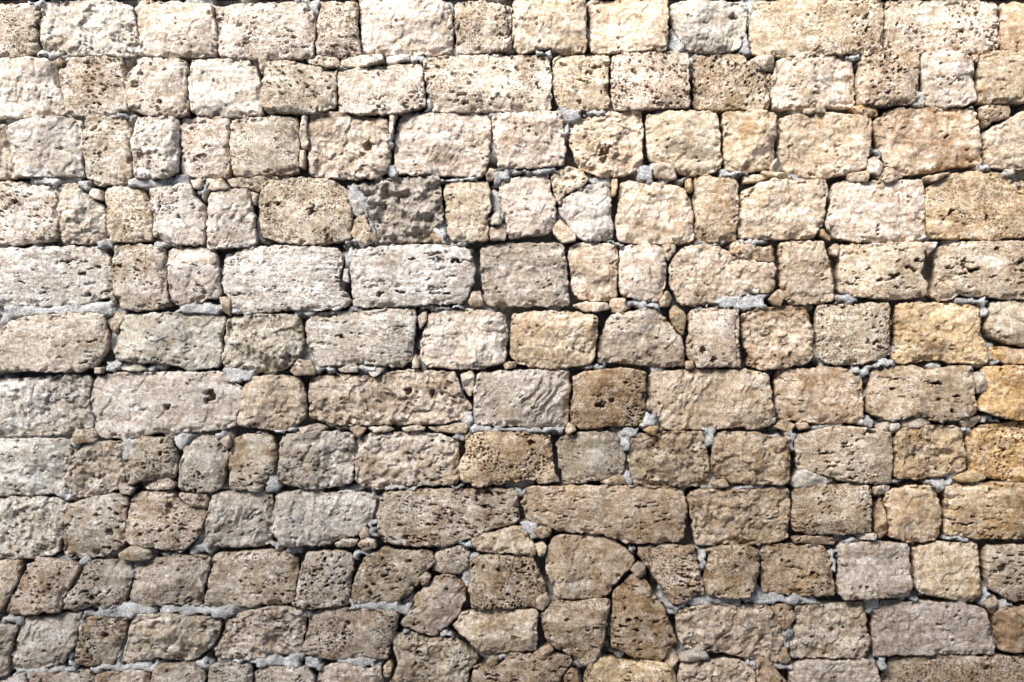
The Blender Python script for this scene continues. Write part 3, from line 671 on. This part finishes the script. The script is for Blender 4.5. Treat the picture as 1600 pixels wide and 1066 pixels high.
def stone_mesh(name, pts, code, holes, seed, step, chink=False, back=0.19):
    r = np.random.default_rng(seed)
    tex = code[1]
    o = outline(pts, seed, 0.0026 if chink else 0.0050, grow=0.0030 if chink else 0.0034, cut=0.03 if chink else 0.055)
    if step < 0.01 and not chink: OUTLINES.append(o)
    lo = o.min(0) - step; hi = o.max(0) + step
    nx = int((hi[0] - lo[0]) / step) + 2; nz = int((hi[1] - lo[1]) / step) + 2
    gx, gz = np.meshgrid(lo[0] + np.arange(nx) * step, lo[1] + np.arange(nz) * step, indexing='ij')
    P = np.stack([gx.ravel(), gz.ravel()], 1)
    d, near = distance_grid(o, P, nx, nz, step)
    D = d.reshape(nx, nz)
    cen = 0.25 * (D[:-1, :-1] + D[1:, :-1] + D[:-1, 1:] + D[1:, 1:])
    keep = cen > 0.0
    idx = np.arange(nx * nz).reshape(nx, nz)
    quads = np.stack([idx[:-1, :-1], idx[1:, :-1], idx[1:, 1:], idx[:-1, 1:]], -1)[keep]
    used = np.zeros(nx * nz, bool); used[quads.ravel()] = True
    snap = d < 0.45 * step
    P[snap] = near[snap]; d = np.where(snap, 0.0, d)
    remap = np.cumsum(used) - 1
    quads = remap[quads]; P = P[used]; d = d[used]
    x, z = P[:, 0], P[:, 1]
    c = np.array([(lo[0] + hi[0]) / 2, (lo[1] + hi[1]) / 2])
    size = min(hi - lo)
    # ---- relief, h > 0 stands towards the viewer
    low, mid, rdg, ds, dps, db, dpb, asp = KIND[tex]
    k = r.uniform(0.75, 1.25); calm = r.uniform(0.45, 1.15) if tex in 'sph' else 1.0
    s = seed % 97
    if chink:
        low *= 0.5; dps *= 0.6; dpb *= 0.4; mid *= 1.1; ds = max(ds, 0.35)
    h = low * k * fbm(x, z, 5.5, 2, s) + mid * fbm(x, z, 20, 5, s + 2, 0.47) + rdg * ridged(x, z, 11, 2, s + 4)
    h += 0.0015 * fbm(x, z, 80, 2, s + 6, 0.6)
    h *= calm
    tilt = r.normal(0, 0.03, 2)
    h += tilt[0] * (x - c[0]) + tilt[1] * (z - c[1])
    # dressed faces: flat planes meeting at blunt ridges
    fk = {'k': 0.2, 's': 0.16, 'r': 0.26, 'h': 0.14, 'p': 0.10, 'b': 0.07}[tex] * (2.2 if chink else 1.0)
    half = 0.5 * (hi - lo); fac = np.full(len(x), 1e9)
    wx = x + 0.012 * fbm(x, z, 12, 3, s + 70); wz = z + 0.012 * fbm(x, z, 12, 3, s + 72)
    for _ in range(9):
        ax, az = r.uniform(-0.8, 0.8, 2) * half
        tx, tz = r.normal(0, fk, 2)
        fac = np.minimum(fac, tx * (wx - c[0] - ax) + tz * (wz - c[1] - az) + 0.010)
    h += np.clip(fac, -0.028, 0.012)
    if tex == 'h':
        a = r.uniform(1.0, 1.9)
        u = (x - c[0]) * math.cos(a) + (z - c[1]) * math.sin(a); v = -(x - c[0]) * math.sin(a) + (z - c[1]) * math.cos(a)
        h += 0.0085 * sstep(-0.35, 0.45, fbm(x, z, 7, 3, s + 75)) * ridged(u * 0.30, v + 0.022 * fbm(x, z, 12, 3, s), 24, 3, s + 8)
    if tex in 'rs' and not chink:                    # stepped spalls
        q = fbm(x, z, 9, 3, s + 12)
        h += (0.010 if tex == 'r' else 0.0045) * (sstep(0.05, 0.14, q) - sstep(-0.30, -0.22, q) * 0.5)
    # broken corner facets
    for _ in range(r.integers(0, 3) if not chink else 1):
        a = r.uniform(0, 2 * math.pi); e = np.array([math.cos(a), math.sin(a)])
        pr = (P - c) @ e
        edge = pr.max() - r.uniform(0.010, 0.032) * (0.5 if chink else 1)
        cut = -(pr - edge) * r.uniform(0.45, 0.95) + 0.003 * fbm(x, z, 30, 3, s + 20)
        h = np.minimum(h, cut + 0.012 + h * 0.25)
    # pores
    ang = r.normal(0.0, 0.12) if tex == 'b' else r.uniform(-0.6, 0.6)
    sz = r.uniform(0.75, 1.5); asp *= r.uniform(0.8, 1.9) if tex != 'b' else 1.0
    dens = r.uniform(0.55, 1.25); bias = r.uniform(-0.25, 0.2)
    cl = sstep(bias - 0.12, bias + 0.30, fbm(x, z, 7, 3, s + 30))
    cl2 = sstep(-0.05, 0.40, fbm(x, z, 6, 2, s + 33))
    if tex in 'pr': ds_ = ds * dens
    else: ds_ = ds
    h -= dps * (0.03 + 0.97 * cl) * pits(x, z, 0.0120 * sz, 0.0047 * sz, ds_, s + 40, asp, ang)
    if tex == 'b': h -= dpb * (0.25 + 0.75 * cl2) * pits(x, z, 0.024, 0.0072, db, s + 44, asp * 1.15, ang)
    else: h -= dpb * (0.05 + 0.95 * cl2 * cl) * pits(x, z, 0.030, 0.0098, db, s + 44, asp * 0.8, ang)
    if tex in 'sh' and not chink and r.random() < 0.7:  # strokes of a pick
        a2 = r.uniform(0.7, 2.2)
        h -= 0.0045 * sstep(-0.15, 0.25, fbm(x, z, 6, 2, s + 37)) * pits(x, z, 0.017, 0.0075, 0.55, s + 48, 6.0, a2)
    for hx, hz, hr in holes:
        wx = x + 0.75 * hr * fbm(x, z, 0.6 / hr, 3, s + 50); wz = z + 0.75 * hr * fbm(x, z, 0.6 / hr, 3, s + 52)
        dd = np.sqrt((wx - hx) ** 2 + ((wz - hz) * (2.6 if tex == 'b' else 1.0)) ** 2) / hr
        h -= min(0.075, 2.8 * hr) * (1 - sstep(0.70, 1.20, dd))
    # chips knocked off the arris
    if not chink:
        ch = sstep(0.10, 0.30, fbm(x, z, 17, 3, s + 64)) * (1 - sstep(0.004, 0.026, d))
        h -= 0.014 * ch
    # rounded arris and sagging shoulders
    R = (r.uniform(0.003, 0.0075) if not chink else min(0.004, 0.2 * size)) * (1 + 0.5 * fbm(x, z, 14, 2, s + 60))
    R = np.maximum(R, 0.004)
    t = np.clip(d / R, 0, 1)
    h -= R * (1 - np.sqrt(np.maximum(1 - (1 - t) ** 2, 0)))
    S = 0.055 if not chink else 0.02
    h -= (0.0035 if not chink else 0.002) * (1 - np.clip(d / S, 0, 1)) ** 2
    face = r.normal(0.0, 0.006) if not chink else -r.uniform(0.002, 0.014)
    y = -(h + face)
    if tex == 'k': y = y + 0.004
    y = np.minimum(y, back - 0.02)
    nv = len(P)
    # ---- skirt going back into the wall
    E = np.concatenate([quads[:, [0, 1]], quads[:, [1, 2]], quads[:, [2, 3]], quads[:, [3, 0]]])
    key = np.sort(E, 1); key = key[:, 0] * (nv + 1) + key[:, 1]
    _, inv, cnt = np.unique(key, return_inverse=True, return_counts=True)
    B = E[cnt[inv] == 1]
    bv = np.unique(B); pos = {int(q): nv + i for i, q in enumerate(bv)}
    m1 = np.array([pos[int(q)] for q in B[:, 0]], int); m2 = np.array([pos[int(q)] for q in B[:, 1]], int)
    side = np.stack([B[:, 1], B[:, 0], m1, m2], 1)
    V = np.stack([x, y, z], 1)
    SB = np.stack([c[0] + (x[bv] - c[0]) * 0.97, np.full(len(bv), back), c[1] + (z[bv] - c[1]) * 0.97], 1)
    V = np.concatenate([V, SB]) - np.array([c[0], 0, c[1]])
    F = np.concatenate([quads, side])
    return V, F, c

def make_mesh(name, V, F, smooth=True):
    me = bpy.data.meshes.new(name)
    me.vertices.add(len(V)); me.vertices.foreach_set("co", np.ascontiguousarray(V, np.float32).ravel())
    me.loops.add(F.size); me.loops.foreach_set("vertex_index", np.ascontiguousarray(F, np.int32).ravel())
    me.polygons.add(len(F))
    me.polygons.foreach_set("loop_start", np.arange(0, F.size, F.shape[1], dtype=np.int32))
    me.polygons.foreach_set("use_smooth", np.full(len(F), smooth, bool))
    me.update(calc_edges=True)
    return me

def link(name, me, parent=None, mat=None):
    ob = bpy.data.objects.new(name, me); COL.objects.link(ob)
    if parent: ob.parent = parent
    if mat: me.materials.append(mat)
    return ob

wall = bpy.data.objects.new("stone_wall", None); COL.objects.link(wall)
wall["label"] = "old wall of coursed rough travertine blocks with pale grey lime mortar"
wall["kind"] = "thing"
wall["category"] = "stone wall"

def colour_of(code, r, x):
    b = np.array(lin(PALETTE[code[0]]))
    if x < 0.3:                                      # greyer beds were used towards this end of the wall
        k = 0.55 * min(1.0, (0.3 - x) / 1.0)
        b = b * (1 - k) + k * np.array(lin((204, 203, 201)))
    lvl = int(code[2]) if len(code) > 2 else 5
    b = b * (1 + 0.07 * (lvl - 5)) * r.normal(1.0, 0.03)
    b = b * np.array([1 + r.normal(0, 0.012), 1.0, 1 + r.normal(0, 0.02)])
    return (*np.clip(b * ALBEDO, 0.02, 0.85), 1.0)

ALBEDO = 0.92
STEP = 0.0033
SEAT = 0
for kind, items, nm in (('S', STONES, 'stone'), ('C', CHINKS, 'chink_stone')):
    for i, (code, pts, holes, label) in enumerate(items):
        seed = 1000 * (kind == 'C') + 7 * i + 13
        V, F, c = stone_mesh(nm, pts, code, holes, seed, STEP, kind == 'C')
        ob = link(nm, make_mesh(nm, V, F), wall, M_STONE)
        ob.location = (c[0], 0, c[1])
        r = np.random.default_rng(seed + 5)
        ob.color = colour_of(code, r, c[0])
        if label: ob["label"] = label
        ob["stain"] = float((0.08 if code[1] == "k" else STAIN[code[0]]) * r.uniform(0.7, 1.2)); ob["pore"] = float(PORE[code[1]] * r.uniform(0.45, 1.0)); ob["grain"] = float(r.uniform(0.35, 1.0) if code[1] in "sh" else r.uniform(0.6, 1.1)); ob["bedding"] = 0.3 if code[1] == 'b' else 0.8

# ------------------------------------------------------------------ mortar bed
def mortar_sheet(x0, x1, z0, z1, step):
    nx = int((x1 - x0) / step) + 1; nz = int((z1 - z0) / step) + 1
    gx, gz = np.meshgrid(np.linspace(x0, x1, nx), np.linspace(z0, z1, nz), indexing='ij')
    x, z = gx.ravel(), gz.ravel()
    up = np.zeros_like(x)
    wx = x + 0.022 * fbm(x, z, 24, 4, 71, 0.6); wz = z + 0.016 * fbm(x, z, 24, 4, 73, 0.6)
    for (a, b, c, d) in PATCHES:
        cx, cz = (a + c) / 2, (b + d) / 2; hx, hz = (c - a) / 2, (d - b) / 2
        q = np.maximum(np.abs(wx - cx) - hx, np.abs(wz - cz) - hz)
        up = np.maximum(up, 1 - sstep(-0.004, 0.014, q))
    rnd = sstep(0.10, 0.40, fbm(x, z, 6, 4, 77) - 0.06 * x) * (0.70 + 0.10 * fbm(x, z, 22, 3, 85))
    up = np.maximum(up, rnd)
    for o in OUTLINES:                               # the bed only rises in the joints, lapping a little over the arrises
        m = np.nonzero((x > o[:, 0].min()) & (x < o[:, 0].max()) & (z > o[:, 1].min()) & (z < o[:, 1].max()))[0]
        if len(m):
            sd, _ = signed_distance(o, np.stack([x[m], z[m]], 1))
            up[m] *= 1 - sstep(0.003, 0.016, sd + 0.004 * fbm(x[m], z[m], 40, 2, 87))
    base = 0.140 + 0.010 * fbm(x, z, 18, 4, 79)
    top = 0.020 + 0.009 * fbm(x, z, 16, 4, 81, 0.55) + 0.0025 * fbm(x, z, 75, 2, 83) - 0.001
    y = base + (top - base) * up
    idx = np.arange(nx * nz).reshape(nx, nz)
    F = np.stack([idx[:-1, :-1], idx[1:, :-1], idx[1:, 1:], idx[:-1, 1:]], -1).reshape(-1, 4)
    return np.stack([x, y, z], 1), F

V, F = mortar_sheet(-2.12, 2.14, ZC - 1.52, ZC + 1.36, 0.0078)
mo = link("mortar", make_mesh("mortar", V, F), wall, M_MORTAR)

# ------------------------------------------------------------------ the wall beyond the picture
def box_mesh(name, x0, x1, y0, y1, z0, z1):
    V = np.array([(x, y, z) for x in (x0, x1) for y in (y0, y1) for z in (z0, z1)], float)
    F = np.array([(0, 1, 3, 2), (4, 6, 7, 5), (0, 4, 5, 1), (2, 3, 7, 6), (0, 2, 6, 4), (1, 5, 7, 3)])
    return make_mesh(name, V, F, False)

WX, WTOP = 4.6, 4.6
core = link("wall_core", box_mesh("wall_core", -WX, WX, 0.175, 0.70, -0.3, WTOP), wall, M_MORTAR)

TINTS = ['c4', 't4', 'w5', 'b4', 'p4', 'g5']
HEAP = [[[], [], 0] for _ in TINTS]
def filler(x0, x1, zt, zb, seed):
    r = np.random.default_rng(seed)
    j = lambda a: r.normal(0, a)
    w = x1 - x0; hh = zt - zb; c0 = (x0 + x1) / 2; c1 = (zt + zb) / 2
    pts = [(x0 + j(.004), zb + hh * .12), (x0 + w * .08, zb + j(.004)), (x0 + w * .5, zb + j(.005)), (x0 + w * .92, zb + j(.004)),
           (x1 + j(.004), zb + hh * .12), (x1 + j(.005), zb + hh * .5), (x1 + j(.004), zt - hh * .12), (x0 + w * .92, zt + j(.004)),
           (x0 + w * .5, zt + j(.005)), (x0 + w * .08, zt + j(.004)), (x0 + j(.004), zt - hh * .12), (x0 + j(.005), zb + hh * .5)]
    V, F, c = stone_mesh("x", pts, 't' + r.choice(list('ssprb')), [], seed, 0.0095 if abs(c0) < 3.1 and -0.1 < c1 < 3.6 else 0.020)
    q = HEAP[int(r.integers(0, len(TINTS)))]
    q[0].append(V + np.array([c[0], 0, c[1]])); q[1].append(F + q[2]); q[2] += len(V)

def run_course(xa, xb, zt, zb, seed):
    r = np.random.default_rng(seed); x = xa; k = 0
    while x < xb - 0.12:
        w = float(r.uniform(0.19, 0.42))
        if xb - (x + w) < 0.16: w = xb - x
        filler(x + 0.007, x + w - 0.007, zt - 0.006, zb + 0.006, seed * 50 + k); x += w; k += 1

zz = lambda py: ZC + (533 - py) * PX
for i, (xe, zt, zb) in enumerate(ENDS[-1]): run_course(-WX, xe - 0.004, zt + 0.006, zb - 0.006, 300 + i)
for i, (xe, zt, zb) in enumerate(ENDS[1]): run_course(xe + 0.004, WX, zt + 0.006, zb - 0.006, 340 + i)
zt = zz(1137); i = 0
while zt > 0.02:
    run_course(-WX, WX, zt, zt - 0.20, 400 + i); zt -= 0.205; i += 1
zb = zz(-11); i = 0
while zb < WTOP - 0.1:
    run_course(-WX, WX, zb + 0.225, zb, 440 + i); zb += 0.23; i += 1
for tint, (VV, FF, _) in zip(TINTS, HEAP):
    ex = link("outer_stones", make_mesh("outer_stones", np.concatenate(VV), np.concatenate(FF)), wall, M_STONE)
    ex.color = colour_of(tint[0] + 's' + tint[1], np.random.default_rng(1), 0.5)
    ex["stain"] = 0.6; ex["pore"] = 0.5; ex["bedding"] = 0.8; ex["grain"] = 0.8; ex["kind"] = "stuff"

# ------------------------------------------------------------------ the lane, and two unseen houses added to shade the wall
M_GROUND = plain_material("packed_earth", (0.30, 0.285, 0.265), (0.38, 0.365, 0.345), 1.2)
gr = link("ground", make_mesh("ground", np.array([(-150, -150, 0), (150, -150, 0), (150, 150, 0), (-150, 150, 0)], float), np.array([(0, 1, 2, 3)]), False), None, M_GROUND)
gr["kind"] = "structure"

M_PLASTER = plain_material("plaster", (0.52, 0.52, 0.51), (0.60, 0.60, 0.59), 0.8)
M_TILE = plain_material("roof_tile", (0.30, 0.15, 0.09), (0.38, 0.20, 0.12), 3.0)
M_WOOD = plain_material("painted_wood", (0.12, 0.16, 0.15), (0.16, 0.20, 0.19), 5.0, 0.6)
M_GLASS = plain_material("window_glass", (0.03, 0.035, 0.04), (0.04, 0.045, 0.05), 2.0, 0.1)
def make_shade_house(HX0, HX1, HY, HH, label):  # added out of view; its height cuts the sun so the wall dims downwards
    shade_house = bpy.data.objects.new("shade_house", None); COL.objects.link(shade_house)
    ox, oy = (HX0 + HX1) / 2, HY - 4
    shade_house.location = (ox, oy, 0)
    shade_house["label"] = label; shade_house["category"] = "shade_house"; shade_house["kind"] = "thing"
    shade_house["group"] = "unseen houses added to shade the wall"
    def hp(name, x0, x1, y0, y1, z0, z1, m, parent=shade_house):
        return link(name, box_mesh(name, x0 - ox, x1 - ox, y0 - oy, y1 - oy, z0, z1), parent, m)
    hp("wall", HX0, HX1, HY - 8, HY, -0.2, HH, M_PLASTER)
    hp("cornice", HX0 + 0.01, HX1 - 0.01, HY - 8.2, HY + 0.2, HH + 0.002, HH + 0.18, M_PLASTER)
    x0, x1, y0, y1, z = HX0 + .02 - ox, HX1 - .02 - ox, HY - 8.3 - oy, HY + .3 - oy, HH + .184
    rm = bpy.data.meshes.new("roof")
    rm.from_pydata([(x0, y1, z), (x1, y1, z), (x1, y0, z), (x0, y0, z), (x0 + 3, 0, z + 1.1), (x1 - 3, 0, z + 1.1)], [],
                   [(0, 1, 5, 4), (2, 3, 4, 5), (1, 2, 5), (3, 0, 4), (3, 2, 1, 0)])
    link("roof", rm, shade_house, M_TILE)
    n = int((HX1 - HX0 - 2.4) / 3.2) + 1
    for fl in range(2):
        for k in range(n):
            x = HX0 + 1.6 + k * 3.2; zz_ = 1.0 + fl * 3.5
            if fl == 0 and k == n // 2:
                hp("door", x - .6, x + .6, HY - .02, HY + .06, 0.01, 2.4, M_WOOD); continue
            f = hp("window", x - .55, x + .55, HY - .02, HY + .05, zz_, zz_ + 1.6, M_WOOD)
            hp("pane", x - .46, x + .46, HY + .02, HY + .056, zz_ + .08, zz_ + 1.52, M_GLASS, f)

make_shade_house(-26.0, -6.1, -9.0, 7.5, "lower plastered building with dark shutters, added unseen across the lane to shade the wall")
make_shade_house(-6.08, 9.0, -9.0, 8.2, "taller plastered building with dark shutters, added unseen across the lane to shade the wall")
